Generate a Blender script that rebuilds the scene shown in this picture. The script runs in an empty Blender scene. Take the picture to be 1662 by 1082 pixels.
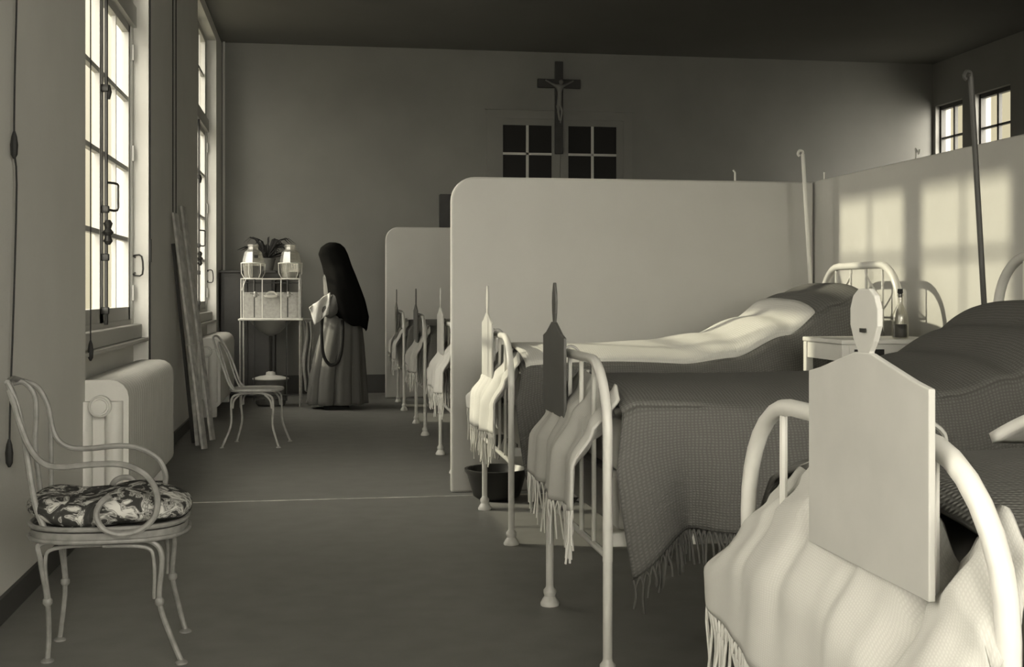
import bpy, bmesh, math, random
from mathutils import Vector, Matrix
S = bpy.context.scene
C = S.collection
PI = math.pi
rnd = random.Random(7)

# ------------------------------------------------------------------ camera geometry (metres)
F = 1990.0; H = 1.15; YAW = math.atan(311/F)
_fw = (math.sin(YAW), math.cos(YAW)); _rt = (math.cos(YAW), -math.sin(YAW))
def _d(px, py):
    u = (px-831)/F
    return (_fw[0]+u*_rt[0], _fw[1]+u*_rt[1], -(py-475)/F)
def AY(px, py, Y):
    v = _d(px, py); t = Y/v[1]
    return Vector((v[0]*t, Y, H+v[2]*t))
def AX(px, py, X):
    v = _d(px, py); t = X/v[0]
    return Vector((X, v[1]*t, H+v[2]*t))

# ------------------------------------------------------------------ materials
MATS = {}
def G(v, w=1.0):
    return (v, v*(1-.010*w), v*(1-.07*w), 1)
def mat(name, g, rough=.6, metal=0, bump=None, var=None, w=1.0, spec=.4):
    m = bpy.data.materials.new(name); m.use_nodes = True
    nt = m.node_tree; b = nt.nodes['Principled BSDF']
    b.inputs['Base Color'].default_value = G(g, w)
    b.inputs['Roughness'].default_value = rough
    b.inputs['Metallic'].default_value = metal
    b.inputs['Specular IOR Level'].default_value = spec
    tc = nt.nodes.new('ShaderNodeTexCoord')
    if var:
        sc, g2, det = var
        n = nt.nodes.new('ShaderNodeTexNoise'); n.inputs['Scale'].default_value = sc; n.inputs['Detail'].default_value = det
        nt.links.new(tc.outputs['Object'], n.inputs['Vector'])
        r = nt.nodes.new('ShaderNodeValToRGB'); r.color_ramp.elements[0].position = .3; r.color_ramp.elements[1].position = .7
        r.color_ramp.elements[0].color = G(g2, w); r.color_ramp.elements[1].color = G(g, w)
        nt.links.new(n.outputs['Fac'], r.inputs['Fac']); nt.links.new(r.outputs['Color'], b.inputs['Base Color'])
    if bump:
        kind, sc, st = bump
        bp = nt.nodes.new('ShaderNodeBump'); bp.inputs['Strength'].default_value = st; bp.inputs['Distance'].default_value = .01
        if kind == 'noise':
            t = nt.nodes.new('ShaderNodeTexNoise'); t.inputs['Scale'].default_value = sc; t.inputs['Detail'].default_value = 6
            o = t.outputs['Fac']
        else:
            t = nt.nodes.new('ShaderNodeTexWave'); t.inputs['Scale'].default_value = sc; t.inputs['Distortion'].default_value = .6
            t.bands_direction = kind; t.inputs['Detail'].default_value = 2; t.inputs['Detail Scale'].default_value = 3
            o = t.outputs['Fac']
        nt.links.new(tc.outputs['Object'], t.inputs['Vector']); nt.links.new(o, bp.inputs['Height'])
        nt.links.new(bp.outputs['Normal'], b.inputs['Normal'])
    MATS[name] = m
    return m
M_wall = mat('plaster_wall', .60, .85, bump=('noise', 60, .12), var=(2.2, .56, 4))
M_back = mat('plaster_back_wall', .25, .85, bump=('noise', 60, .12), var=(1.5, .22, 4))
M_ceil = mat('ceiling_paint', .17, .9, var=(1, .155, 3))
M_floor = mat('linoleum', .185, .5, bump=('noise', 220, .12), var=(7, .155, 8), spec=.3)
M_base = mat('baseboard_dark', .05, .55)
M_panel = mat('partition_enamel', .52, .5, bump=('noise', 40, .05), var=(3, .49, 5))
M_white = mat('white_enamel', .66, .3, var=(9, .6, 3))
M_wframe = mat('window_paint', .40, .5)
M_dark = mat('dark_metal', .035, .4, metal=.4)
M_grey = mat('grey_metal', .25, .4, metal=.3)
M_wood = mat('plank_wood', .52, .7, bump=('Z', 3, .3), var=(14, .28, 6))
M_dwood = mat('dark_wood', .04, .5, var=(8, .03, 5))
M_wire = mat('wire_paint', .42, .4, var=(30, .30, 3))
M_iron = mat('chair_iron', .24, .45, var=(30, .16, 3))
M_rad = mat('radiator_paint', .62, .45, bump=('noise', 90, .1), var=(6, .56, 4))
M_fringe = mat('fringe_wool', .6, .95, spec=.1)
M_mattress = mat('mattress_ticking', .5, .9)
M_pillow = mat('pillow_linen', .7, .9, bump=('noise', 12, .3))
M_boardd = mat('board_grey', .10, .5, var=(8, .085, 4))
M_boardl = mat('board_pale', .45, .5, var=(8, .40, 4))
M_veil = mat('veil_black', .010, 1.0, bump=('noise', 30, .2), spec=.0)
M_habit = mat('habit_grey', .15, .9, bump=('noise', 40, .2), spec=.1)
M_linen = mat('white_linen', .62, .9, bump=('noise', 30, .4))
M_skin = mat('skin', .42, .6)
M_black = mat('black_cord', .015, .7)
M_leaf = mat('leaf_dark', .03, .6, w=.6)
M_pot = mat('pot_clay', .12, .8)
M_liquid = mat('dark_liquid', .015, .2)
M_metalfig = mat('cast_figure', .2, .5, metal=.4)
M_void = mat('unlit_room_tone', .02, .9)  # darkness of the unlit room behind the door, put into colour

def mat_knit(name, g0, g1, su, sv, st):
    m = mat(name, g1, .95, spec=.1)
    nt = m.node_tree; b = nt.nodes['Principled BSDF']
    tc = nt.nodes.new('ShaderNodeTexCoord'); mp = nt.nodes.new('ShaderNodeMapping'); mp.inputs['Scale'].default_value = (su, sv, 1)
    nt.links.new(tc.outputs['UV'], mp.inputs['Vector'])
    ws_ = []
    for d in ('X', 'Y'):
        w = nt.nodes.new('ShaderNodeTexWave'); w.bands_direction = d; w.inputs['Scale'].default_value = 1/PI*1.0
        w.inputs['Distortion'].default_value = 3.5; w.inputs['Detail'].default_value = 3; w.inputs['Detail Scale'].default_value = .6
        nt.links.new(mp.outputs['Vector'], w.inputs['Vector']); ws_.append(w)
    mm = nt.nodes.new('ShaderNodeMath'); mm.operation = 'MULTIPLY_ADD'; mm.inputs[2].default_value = .1
    nt.links.new(ws_[0].outputs['Fac'], mm.inputs[0]); nt.links.new(ws_[1].outputs['Fac'], mm.inputs[1])
    bp = nt.nodes.new('ShaderNodeBump'); bp.inputs['Strength'].default_value = st; bp.inputs['Distance'].default_value = .005
    nt.links.new(mm.outputs[0], bp.inputs['Height']); nt.links.new(bp.outputs['Normal'], b.inputs['Normal'])
    r = nt.nodes.new('ShaderNodeValToRGB')
    r.color_ramp.elements[0].color = G(g0); r.color_ramp.elements[1].color = G(g1); r.color_ramp.elements[1].position = .7
    nt.links.new(mm.outputs[0], r.inputs['Fac']); nt.links.new(r.outputs['Color'], b.inputs['Base Color'])
    return m
M_blanket = mat_knit('knit_blanket', .10, .15, 150, 170, .4)
M_spread = mat_knit('pale_spread', .54, .6, 130, 100, .25)
M_throw = mat_knit('throw_wool', .46, .52, 160, 100, .12)


def mat_floral():
    m = mat('floral_cotton', .3, .9, spec=.1)
    nt = m.node_tree; b = nt.nodes['Principled BSDF']
    tc = nt.nodes.new('ShaderNodeTexCoord')
    n = nt.nodes.new('ShaderNodeTexNoise'); n.inputs['Scale'].default_value = 14; n.inputs['Detail'].default_value = 2; n.inputs['Distortion'].default_value = 2.2
    v = nt.nodes.new('ShaderNodeTexVoronoi'); v.inputs['Scale'].default_value = 16; v.feature = 'SMOOTH_F1'
    nt.links.new(tc.outputs['Object'], n.inputs['Vector']); nt.links.new(n.outputs['Color'], v.inputs['Vector'])
    mx = nt.nodes.new('ShaderNodeMath'); mx.operation = 'MULTIPLY'
    nt.links.new(n.outputs['Fac'], mx.inputs[0]); mx.inputs[1].default_value = 1
    r = nt.nodes.new('ShaderNodeValToRGB'); e = r.color_ramp.elements
    e[0].position = .40; e[0].color = G(.035); e[1].position = .62; e[1].color = G(.5)
    a = e.new(.49); a.color = G(.06); c = e.new(.52); c.color = G(.42); d = e.new(.56); d.color = G(.12)
    nt.links.new(mx.outputs[0], r.inputs['Fac']); nt.links.new(r.outputs['Color'], b.inputs['Base Color'])
    return m
M_floral = mat_floral()

def mat_glass(name, alpha, tint):
    m = bpy.data.materials.new(name); m.use_nodes = True
    nt = m.node_tree; nt.nodes.clear()
    o = nt.nodes.new('ShaderNodeOutputMaterial'); mix = nt.nodes.new('ShaderNodeMixShader')
    t = nt.nodes.new('ShaderNodeBsdfTransparent'); t.inputs['Color'].default_value = G(tint)
    g = nt.nodes.new('ShaderNodeBsdfGlossy'); g.inputs['Roughness'].default_value = .18
    mix.inputs[0].default_value = alpha
    nt.links.new(t.outputs[0], mix.inputs[1]); nt.links.new(g.outputs[0], mix.inputs[2]); nt.links.new(mix.outputs[0], o.inputs['Surface'])
    return m
M_glass = mat_glass('window_glass', .05, .95)
M_jar = mat_glass('jar_glass', .30, .88)
_n = M_jar.node_tree; _o = [x for x in _n.nodes if x.type == 'OUTPUT_MATERIAL'][0]; _m = _o.inputs['Surface'].links[0].from_node
_df = _n.nodes.new('ShaderNodeBsdfDiffuse'); _df.inputs['Color'].default_value = G(.75); _x = _n.nodes.new('ShaderNodeMixShader'); _x.inputs[0].default_value = .10
_n.links.new(_m.outputs[0], _x.inputs[1]); _n.links.new(_df.outputs[0], _x.inputs[2]); _n.links.new(_x.outputs[0], _o.inputs['Surface'])
M_bottle = mat_glass('bottle_glass', .16, .86)

# ------------------------------------------------------------------ mesh helpers
def bx(bm, x0, x1, y0, y1, z0, z1, bev=0):
    r = bmesh.ops.create_cube(bm, size=1)
    for v in r['verts']:
        v.co = Vector(((x0+x1)/2+v.co.x*(x1-x0), (y0+y1)/2+v.co.y*(y1-y0), (z0+z1)/2+v.co.z*(z1-z0)))
    if bev:
        es = list({e for v in r['verts'] for e in v.link_edges})
        bmesh.ops.bevel(bm, geom=es, offset=bev, segments=2, profile=.5, affect='EDGES')
def smooth_path(pts, n=6, closed=False):
    P = [Vector(p) for p in pts]
    if len(P) < 3: return P
    out = []
    L = len(P); rng = range(L if closed else L-1)
    for i in rng:
        if closed: p0, p1, p2, p3 = P[(i-1) % L], P[i], P[(i+1) % L], P[(i+2) % L]
        else: p0, p1, p2, p3 = P[max(i-1, 0)], P[i], P[i+1], P[min(i+2, L-1)]
        for k in range(n):
            t = k/n
            out.append(.5*((2*p1)+(-p0+p2)*t+(2*p0-5*p1+4*p2-p3)*t*t+(-p0+3*p1-3*p2+p3)*t*t*t))
    if not closed: out.append(P[-1])
    return out
def tube(bm, pts, r, n=8, closed=False, smooth=0):
    P = smooth_path(pts, smooth, closed) if smooth else [Vector(p) for p in pts]
    L = len(P)
    rr = r if isinstance(r, (list, tuple)) else None
    rings = []; up = None
    for i, p in enumerate(P):
        if closed: t = P[(i+1) % L]-P[(i-1) % L]
        else: t = P[min(i+1, L-1)]-P[max(i-1, 0)]
        if t.length < 1e-9: t = Vector((0, 0, 1))
        t.normalize()
        if up is None:
            up = Vector((0, 0, 1)) if abs(t.z) < .9 else Vector((1, 0, 0))
        a = up-t*up.dot(t)
        if a.length < 1e-5: a = Vector((1, 0, 0))-t*t.x
        a.normalize(); up = a; b = t.cross(a)
        R = r if rr is None else rr[0]+(rr[1]-rr[0])*i/max(L-1, 1)
        rings.append([bm.verts.new(p+(a*math.cos(2*PI*k/n)+b*math.sin(2*PI*k/n))*R) for k in range(n)])
    m = L if closed else L-1
    for i in range(m):
        A, B = rings[i], rings[(i+1) % L]
        for k in range(n):
            bm.faces.new((A[k], A[(k+1) % n], B[(k+1) % n], B[k]))
    if not closed:
        bm.faces.new(list(reversed(rings[0]))); bm.faces.new(rings[-1])
def lathe(bm, prof, c=(0, 0, 0), n=16, cap=True):
    rings = []
    for r, z in prof:
        rings.append([bm.verts.new((c[0]+math.cos(2*PI*k/n)*max(r, 1e-4), c[1]+math.sin(2*PI*k/n)*max(r, 1e-4), c[2]+z)) for k in range(n)])
    for A, B in zip(rings, rings[1:]):
        for k in range(n): bm.faces.new((A[k], A[(k+1) % n], B[(k+1) % n], B[k]))
    if cap:
        bm.faces.new(list(reversed(rings[0]))); bm.faces.new(rings[-1])
def grid(bm, f, nu, nv, closed_u=False):
    uvl = bm.loops.layers.uv.verify()
    vs = [[bm.verts.new(f(i/nu, j/nv)) for j in range(nv+1)] for i in range(nu if closed_u else nu+1)]
    for i in range(nu):
        A = vs[i]; B = vs[(i+1) % len(vs)]
        for j in range(nv):
            fc = bm.faces.new((A[j], B[j], B[j+1], A[j+1]))
            for l, (p, q) in zip(fc.loops, ((i, j), (i+1, j), (i+1, j+1), (i, j+1))): l[uvl].uv = (p/nu, q/nv)
    return vs
def prism(bm, pts, off):
    a = [bm.verts.new(p) for p in pts]; b = [bm.verts.new(Vector(p)+Vector(off)) for p in pts]
    bm.faces.new(a); bm.faces.new(list(reversed(b)))
    n = len(a)
    for i in range(n): bm.faces.new((a[i], b[i], b[(i+1) % n], a[(i+1) % n]))
def new(): return bmesh.new()
def obj(name, bm, m, parent=None, smooth=True, solid=0, bevel=0, subsurf=0, world=True):
    bmesh.ops.recalc_face_normals(bm, faces=bm.faces)
    if parent and world:
        pl = parent.location.copy(); q = parent.parent
        while q: pl += q.location; q = q.parent
        for v in bm.verts: v.co -= pl
    me = bpy.data.meshes.new(name); bm.to_mesh(me); bm.free()
    o = bpy.data.objects.new(name, me); C.objects.link(o); me.materials.append(m)
    if smooth:
        for p in me.polygons: p.use_smooth = True
        mod = o.modifiers.new('auto', 'EDGE_SPLIT'); mod.split_angle = math.radians(40)
    if solid:
        s = o.modifiers.new('solid', 'SOLIDIFY'); s.thickness = solid; s.offset = 0
    if bevel:
        s = o.modifiers.new('bevel', 'BEVEL'); s.width = bevel; s.segments = 2
    if subsurf:
        s = o.modifiers.new('sub', 'SUBSURF'); s.levels = s.render_levels = subsurf
    if parent: o.parent = parent
    return o
def tag(o, label, cat, group=None):
    o['label'] = label; o['category'] = cat
    if group: o['group'] = group
    return o
def thing(name, label, cat, loc=(0, 0, 0), group=None, rz=0):
    o = bpy.data.objects.new(name, None); C.objects.link(o); o.empty_display_size = .1
    o.location = loc; o.rotation_euler.z = rz
    return tag(o, label, cat, group)
def single(name, bm, m, label, cat, base, group=None, **k):
    """one-mesh top-level thing whose origin is at its base"""
    base = Vector(base)
    for v in bm.verts: v.co -= base
    o = obj(name, bm, m, **k); o.location = base
    return tag(o, label, cat, group)
def struct(name, bm, m, **k):
    o = obj(name, bm, m, **k); o['kind'] = 'structure'; return o
def copy_tree(o, parent=None):
    c = o.copy(); C.objects.link(c)
    if parent: c.parent = parent
    for ch in [x for x in o.children]: copy_tree(ch, c)
    return c

# ------------------------------------------------------------------ the room
XW = -1.105; XG = -1.22; YB = 14.2; ZC = 3.98; XR = 7.5; YN = -2.6
ZW = 3.86
recess = [(-.1, 1.95), (6.08, 8.25), (11.48, 13.50)]
bm = new(); bx(bm, -1.5, XR+.2, YN-.2, YB+.2, -.1, 0); struct('floor', bm, M_floor, smooth=False)
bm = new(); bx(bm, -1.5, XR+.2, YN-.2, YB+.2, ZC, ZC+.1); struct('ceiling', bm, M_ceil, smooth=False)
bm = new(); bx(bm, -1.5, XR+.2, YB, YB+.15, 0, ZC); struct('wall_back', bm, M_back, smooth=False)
fill_w = [(-.5, 1.0), (1.35, 2.85)]  # unseen openings behind the camera, added to let in fill light
bm = new(); bx(bm, -1.5, XR+.2, YN-.15, YN, 0, 1.0); bx(bm, -1.5, XR+.2, YN-.15, YN, 3.6, ZC)
_x = [-1.5]+[v for r in fill_w for v in r]+[XR+.2]
for i in range(0, len(_x), 2): bx(bm, _x[i], _x[i+1], YN-.15, YN, 1.0, 3.6)
struct('wall_front', bm, M_wall, smooth=False)
bm = new()
ys = [YN]+[v for r in recess for v in r]+[YB]
for i in range(0, len(ys), 2): bx(bm, -1.32, XW, ys[i], ys[i+1], 0, ZC)
for a, b in recess:
    bx(bm, -1.32, XG+.02, a, b, 0, .84)
    bx(bm, -1.32, XW, a, b, ZW, ZC)
struct('wall_left', bm, M_wall, smooth=False)
# right hand side: distant wall with high windows
far_w = [(13.50, 14.14), (12.48, 13.22)]
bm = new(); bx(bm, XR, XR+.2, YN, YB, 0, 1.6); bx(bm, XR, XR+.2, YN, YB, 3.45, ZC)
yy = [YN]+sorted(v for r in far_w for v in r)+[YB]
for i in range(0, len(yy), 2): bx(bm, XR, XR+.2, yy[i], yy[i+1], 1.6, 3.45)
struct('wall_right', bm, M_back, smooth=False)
# baseboards
bm = new(); bx(bm, XW, XR, YB-.02, YB, 0, .21); struct('baseboard_back', bm, M_base, smooth=False)
bm = new()
for i in range(0, len(ys), 2): bx(bm, XW, XW+.015, ys[i], ys[i+1]-.0, 0, .09)
struct('baseboard_left', bm, M_base, smooth=False)
# floor joint
bm = new(); bx(bm, XW, 2.9, 6.90, 6.915, 0, .003); struct('trim_1', bm, MATS['plank_wood'], smooth=False)
# pipe in the corner
bm = new(); tube(bm, [(XW+.03, YB-.04, 1.39), (XW+.03, YB-.04, ZC)], .013)
struct('trim_2', bm, M_wall)

def window(n, y0, y1):
    root = bpy.data.objects.new('window_%d' % n, None); C.objects.link(root)
    root.location = (XG, (y0+y1)/2, .84); root['kind'] = 'structure'
    fx0, fx1 = XG-.05, XG+.02
    a, b = y0+.0, y1-.0; mid = (a+b)/2
    bm = new()
    bx(bm, fx0, fx1, a, a+.10, .94, ZW); bx(bm, fx0, fx1, b-.05, b, .94, ZW)
    bx(bm, fx0, fx1-.002, a+.1, b-.05, ZW-.06, ZW); bx(bm, fx0-.002, fx1+.02, a+.001, b-.001, 2.87, 3.0); bx(bm, fx0, fx1-.002, a+.1, b-.05, .94, .98)
    bx(bm, fx0, fx1-.001, mid-.09, mid+.09, 3.0, ZW-.06); bx(bm, fx0+.001, fx1-.004, a+.1, a+.19, 3.0, ZW-.06); bx(bm, fx0+.001, fx1-.004, b-.20, b-.05, 3.0, ZW-.06)
    obj('frame', bm, M_wframe, root, smooth=False)
    bm = new(); bx(bm, XG-.05, XW-.0, a, b, .84, .86); bx(bm, XG-.02, XG+.075, a+.002, b-.002, .86, .95, .008)
    obj('sill', bm, M_wframe, root, smooth=False)
    lx0, lx1 = XG-.035, XG+.005
    for (p, q) in ((a+.10, mid-.005), (mid+.005, b-.05)):
        bm = new()
        bx(bm, lx0, lx1, p, p+.055, .98, 2.87); bx(bm, lx0, lx1, q-.055, q, .98, 2.87)
        bx(bm, lx0, lx1, p, q, .98, 1.06); bx(bm, lx0, lx1, p, q, 2.82, 2.87)
        m2 = (p+q)/2
        bx(bm, lx0+.01, lx1-.004, m2-.012, m2+.012, 1.06, 2.82)
        for z in (1.49, 1.94, 2.39): bx(bm, lx0+.008, lx1-.002, p+.05, q-.05, z-.014, z+.014)
        lf = obj('casement', bm, M_wframe, root, smooth=False)
        bm = new(); bx(bm, XG-.022, XG-.019, p+.05, q-.05, 1.05, 2.83); obj('pane', bm, M_glass, lf, smooth=False)
    for (p, q) in ((a+.19, mid-.09), (mid+.09, b-.20)):
        bm = new(); m2 = (p+q)/2
        bx(bm, lx0+.01, lx1-.004, m2-.012, m2+.012, 3.0, ZW-.06); bx(bm, lx0+.008, lx1-.002, p, q, 3.43, 3.46)
        t = obj('transom_light', bm, M_wframe, root, smooth=False)
        bm = new(); bx(bm, XG-.022, XG-.019, p, q, 3.0, ZW-.06); obj('pane', bm, M_glass, t, smooth=False)
    # espagnolette bolt with latch and D handle
    bm = new(); tube(bm, [(XG+.03, mid, .97), (XG+.03, mid, 2.9)], .010, 6)
    for z in (1.05, 1.35, 1.62, 2.3): bx(bm, XG, XG+.045, mid-.022, mid+.022, z-.02, z+.02, .005)
    lathe(bm, [(.012, -.07), (.026, -.05), (.016, -.02), (.032, 0), (.016, .02), (.026, .05), (.012, .07)], (XG+.04, mid, 1.49), 10)
    lathe(bm, [(.01, -.04), (.02, 0), (.01, .04)], (XG+.04, mid+.01, 2.28), 8)
    obj('bolt', bm, M_dark, root)
    bm = new(); tube(bm, [(XG+.03, mid+.0, 1.62), (XG+.075, mid+.09, 1.62), (XG+.08, mid+.09, 1.68), (XG+.08, mid+.09, 1.74), (XG+.075, mid+.09, 1.77), (XG+.03, mid, 1.77)], .007, 6, smooth=3)
    obj('handle', bm, M_dark, root)
    # hook on the reveal
    bm = new(); tube(bm, [(XG+.03, b-.001, 1.38), (XG+.03, b-.05, 1.39), (XG+.08, b-.06, 1.385), (XG+.085, b-.06, 1.27), (XG+.03, b-.05, 1.265), (XG+.03, b-.001, 1.28)], .006, 6, smooth=3)
    obj('catch', bm, M_dark, root)
    # hinges
    bm = new()
    for z in (1.15, 2.05, 2.7): tube(bm, [(XG+.025, b-.05, z-.05), (XG+.025, b-.05, z+.05)], .011, 6)
    obj('hinge', bm, M_wframe, root)
    return root
for i, (a, b) in enumerate(recess): window(i+1, a, b)

def far_window(n, y0, y1):
    root = bpy.data.objects.new('window_%d' % n, None); C.objects.link(root)
    root.location = (XR+.08, (y0+y1)/2, 1.6); root['kind'] = 'structure'
    bm = new(); m2 = (y0+y1)/2
    bx(bm, XR+.06, XR+.12, y0, y0+.03, 1.6, 3.45); bx(bm, XR+.06, XR+.12, y1-.03, y1, 1.6, 3.45)
    bx(bm, XR+.06, XR+.12, y0, y1, 1.6, 1.65); bx(bm, XR+.06, XR+.12, y0, y1, 3.4, 3.45)
    bx(bm, XR+.07, XR+.11, m2-.02, m2+.02, 1.65, 3.4)
    for z in (2.1, 2.55, 3.05): bx(bm, XR+.07, XR+.11, y0, y1, z-.012, z+.012)
    obj('frame', bm, M_base, root, smooth=False)
    bm = new(); bx(bm, XR+.09, XR+.093, y0+.02, y1-.02, 1.62, 3.43); obj('pane', bm, M_glass, root, smooth=False)
for i, (a, b) in enumerate(far_w): far_window(4+i, a, b)

for i, (a, b) in enumerate(fill_w):  # out-of-view windows added for fill on camera-facing surfaces
    root = bpy.data.objects.new('window_%d' % (6+i), None); C.objects.link(root); root.location = ((a+b)/2, YN-.08, 1.0); root['kind'] = 'structure'
    bm = new(); y = YN-.08
    for x in (a, (a+b)/2-.03, b-.06): bx(bm, x, x+.06, y-.03, y+.03, 1.0, 3.6)
    for z in (1.0, 1.85, 2.7, 3.54): bx(bm, a+.06, (a+b)/2-.03, y-.025, y+.025, z, z+.05); bx(bm, (a+b)/2+.03, b-.06, y-.025, y+.025, z, z+.05)
    obj('frame', bm, M_wframe, root, smooth=False)
    bm = new(); bx(bm, a+.03, b-.03, y-.002, y+.002, 1.03, 3.57); obj('pane', bm, M_glass, root, smooth=False)

# glazed double door in the back wall
def back_door():
    root = bpy.data.objects.new('door_1', None); C.objects.link(root)
    root.location = (2.76, YB, 0); root['kind'] = 'structure'
    L = AY(790, 178, YB).x; R = AY(1025, 182, YB).x; T = 3.29
    bm = new()
    bx(bm, L, L+.10, YB-.02, YB, .0, T-.1); bx(bm, R-.10, R, YB-.02, YB, 0, T-.1); bx(bm, L, R, YB-.02, YB, T-.10, T)
    bx(bm, L-.02, R+.02, YB-.03, YB, T+.001, T+.012)
    obj('architrave', bm, M_back, root, smooth=False)
    mid = (L+R)/2
    for (p, q, g0, g1) in ((L+.10, mid-.003, AY(816, 200, YB).x, AY(895, 200, YB).x), (mid+.003, R-.10, AY(922, 200, YB).x, AY(1000, 200, YB).x)):
        bm = new()
        bx(bm, p, g0, YB-.015, YB, .02, T-.101); bx(bm, g1, q, YB-.015, YB, .02, T-.101)
        bx(bm, g0, g1, YB-.015, YB, 3.115, T-.101); bx(bm, g0, g1, YB-.015, YB, .02, 1.1)
        gl = bm; bm = new(); m2 = (g0+g1)/2; bx(bm, m2-.016, m2+.016, YB-.014, YB-.002, 1.1, 3.115)
        for z in (1.6, 2.13, 2.78): bx(bm, g0, g1, YB-.014, YB-.002, z-.014, z+.014)
        lf = obj('door_leaf', gl, M_back, root, smooth=False); obj('glazing_bars', bm, M_wall, lf, smooth=False)
        bm = new(); bx(bm, g0, g1, YB-.006, YB-.001, 1.1, 3.115); obj('pane', bm, M_void, lf, smooth=False)  # opaque pane, painted with the dark of the room beyond
    bm = new(); lathe(bm, [(.012, 0), (.03, .02), (.03, .04), (.01, .055)], (0, 0, 0), 10)
    for v in bm.verts: v.co = Vector((mid-.06+v.co.x, YB-.028-v.co.z, 1.05+v.co.y))
    obj('door_knob', bm, M_dark, root)
back_door()

# ------------------------------------------------------------------ crucifix
def skin_mesh(joints, edges, radii, sub=1):
    me = bpy.data.meshes.new('skin_tmp'); me.from_pydata([tuple(j) for j in joints], edges, [])
    o = bpy.data.objects.new('skin_tmp', me); C.objects.link(o)
    o.modifiers.new('s', 'SKIN')
    if not me.skin_vertices: 
        pass
    for i, r in enumerate(radii):
        me.skin_vertices[0].data[i].radius = (r, r)
    me.skin_vertices[0].data[0].use_root = True
    s = o.modifiers.new('d', 'SUBSURF'); s.levels = sub
    dg = bpy.context.evaluated_depsgraph_get(); ev = o.evaluated_get(dg)
    em = bpy.data.meshes.new_from_object(ev)
    bm = bmesh.new(); bm.from_mesh(em)
    bpy.data.objects.remove(o); bpy.data.meshes.remove(me); bpy.data.meshes.remove(em)
    return bm
cx = AY(907, 150, YB-.06).x
zt, zb, za = AY(907, 100, YB-.06).z, AY(907, 250, YB-.06).z, AY(907, 136, YB-.06).z
cr = thing('crucifix', 'dark wooden crucifix with pale figure, hung on the back wall over the glazed door', 'crucifix', (cx, YB-.06, zb))
bm = new(); bx(bm, cx-.048, cx+.048, YB-.085, YB-.05, zb, zt, .006); bx(bm, cx-.255, cx+.255, YB-.086, YB-.051, za-.052, za+.052, .006)
obj('cross', bm, M_dwood, cr, smooth=False)
yy0 = YB-.105
J = [(cx, yy0, za-.22), (cx, yy0, za-.13), (cx, yy0, za-.05), (cx+.012, yy0-.01, za-.01),
     (cx-.09, yy0, za-.01), (cx-.17, yy0+.005, za+.035), (cx+.09, yy0, za-.01), (cx+.17, yy0+.005, za+.035),
     (cx-.02, yy0-.02, za-.33), (cx+.0, yy0+.0, za-.44), (cx+.025, yy0-.02, za-.33), (cx+.012, yy0, za-.44), (cx+.006, yy0-.015, za-.47)]
E_ = [(0, 1), (1, 2), (2, 3), (2, 4), (4, 5), (2, 6), (6, 7), (0, 8), (8, 9), (0, 10), (10, 11), (11, 12)]
bm = skin_mesh(J, E_, [.03, .028, .026, .02, .012, .009, .012, .009, .016, .011, .016, .011, .01], 1)
bmesh.ops.create_icosphere(bm, subdivisions=2, radius=.028, matrix=Matrix.Translation((cx+.015, yy0-.015, za+.012)))
obj('figure', bm, M_metalfig, cr)

# ------------------------------------------------------------------ partitions
def panel(y, x0, x1, zt, label, grp=None):
    bm = new(); R = .14; pts = [(x0, y, .0), (x1, y, .0), (x1, y, zt)]
    for k in range(9):
        a = PI/2*k/8
        pts.append((x0+R-R*math.sin(a), y, zt-R+R*math.cos(a)))
    prism(bm, pts, (0, .045, 0))
    return single('partition_panel', bm, M_panel, label, 'partition', (x0, y, 0), bevel=.012, smooth=False)
panel(7.03, .743, 2.94, 1.82, 'large pale partition panel with rounded corner behind the second bed', 'cross')
panel(13.46, .702, 2.94, 1.87, 'distant pale partition panel with rounded corner near the back wall')
bm = new(); bx(bm, 2.95, 3.0, YN+.1, 13.7, 0, 1.825, .008)
struct('wall_divider', bm, M_panel, smooth=False).name = 'wall_middle'

# upright poles at the bed heads
def pole(px1, py1, px2, py2, y1, y2, m, label, rad=.012, hook=True, ztop=None):
    A = AY(px1, py1, y1); B = AY(px2, py2, y2); d = (B-A)/(B.z-A.z)
    bot = A-d*A.z; bot.z = 0
    if ztop: A = A+d*(ztop-A.z)
    root = thing('pole', label, 'pole', bot)
    bm = new(); tube(bm, [bot, A], rad, 8); obj('shaft', bm, m, root)
    bm = new(); lathe(bm, [(.04, 0), (.04, .01), (.016, .03), (.014, .06)], bot, 12); obj('foot', bm, m, root)
    bm = new()
    tube(bm, [A, A+Vector((-.0, 0, .015)), A+Vector((-.02, 0, .02)), A+Vector((-.03, 0, .0)), A+Vector((-.02, 0, -.012))], .008, 6, smooth=3)
    obj('hook', bm, m, root)
    return root
pole(1303, 250, 1316, 470, 6.75, 6.75, M_white, 'slim white pole with a small hook beside the head of the second bed')
pole(1581, 215, 1597, 490, 4.75, 4.75, M_boardd, 'tall dark slanting pole rising past the sunlit wall at the head of the nearer bed', ztop=2.05)
for (px, yv, nm) in ((1193, 7.05, 'small pale hook on the top edge of the large partition'), ):
    p = AY(px, 288, yv)
    bm = new(); tube(bm, [(p.x, 7.05, 1.81), (p.x, 7.05, 1.87), (p.x-.012, 7.05, 1.885)], .006, 6)
    single('hook', bm, M_white, nm, 'hook', (p.x, 7.05, 1.81))
p = AX(1338, 290, 2.975); bm = new(); tube(bm, [(2.975, p.y, 1.82), (2.975, p.y, 1.87)], .006, 6)
single('hook', bm, M_white, 'small upright pin on top of the low wall near the white pole', 'hook', (2.975, p.y, 1.82))
p = AX(1486, 250, 2.975); bm = new(); tube(bm, [(2.975, p.y, 1.82), (2.975, p.y, 1.88), (2.975, p.y-.03, 1.85), (2.975, p.y-.04, 1.87)], .005, 6)
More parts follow.
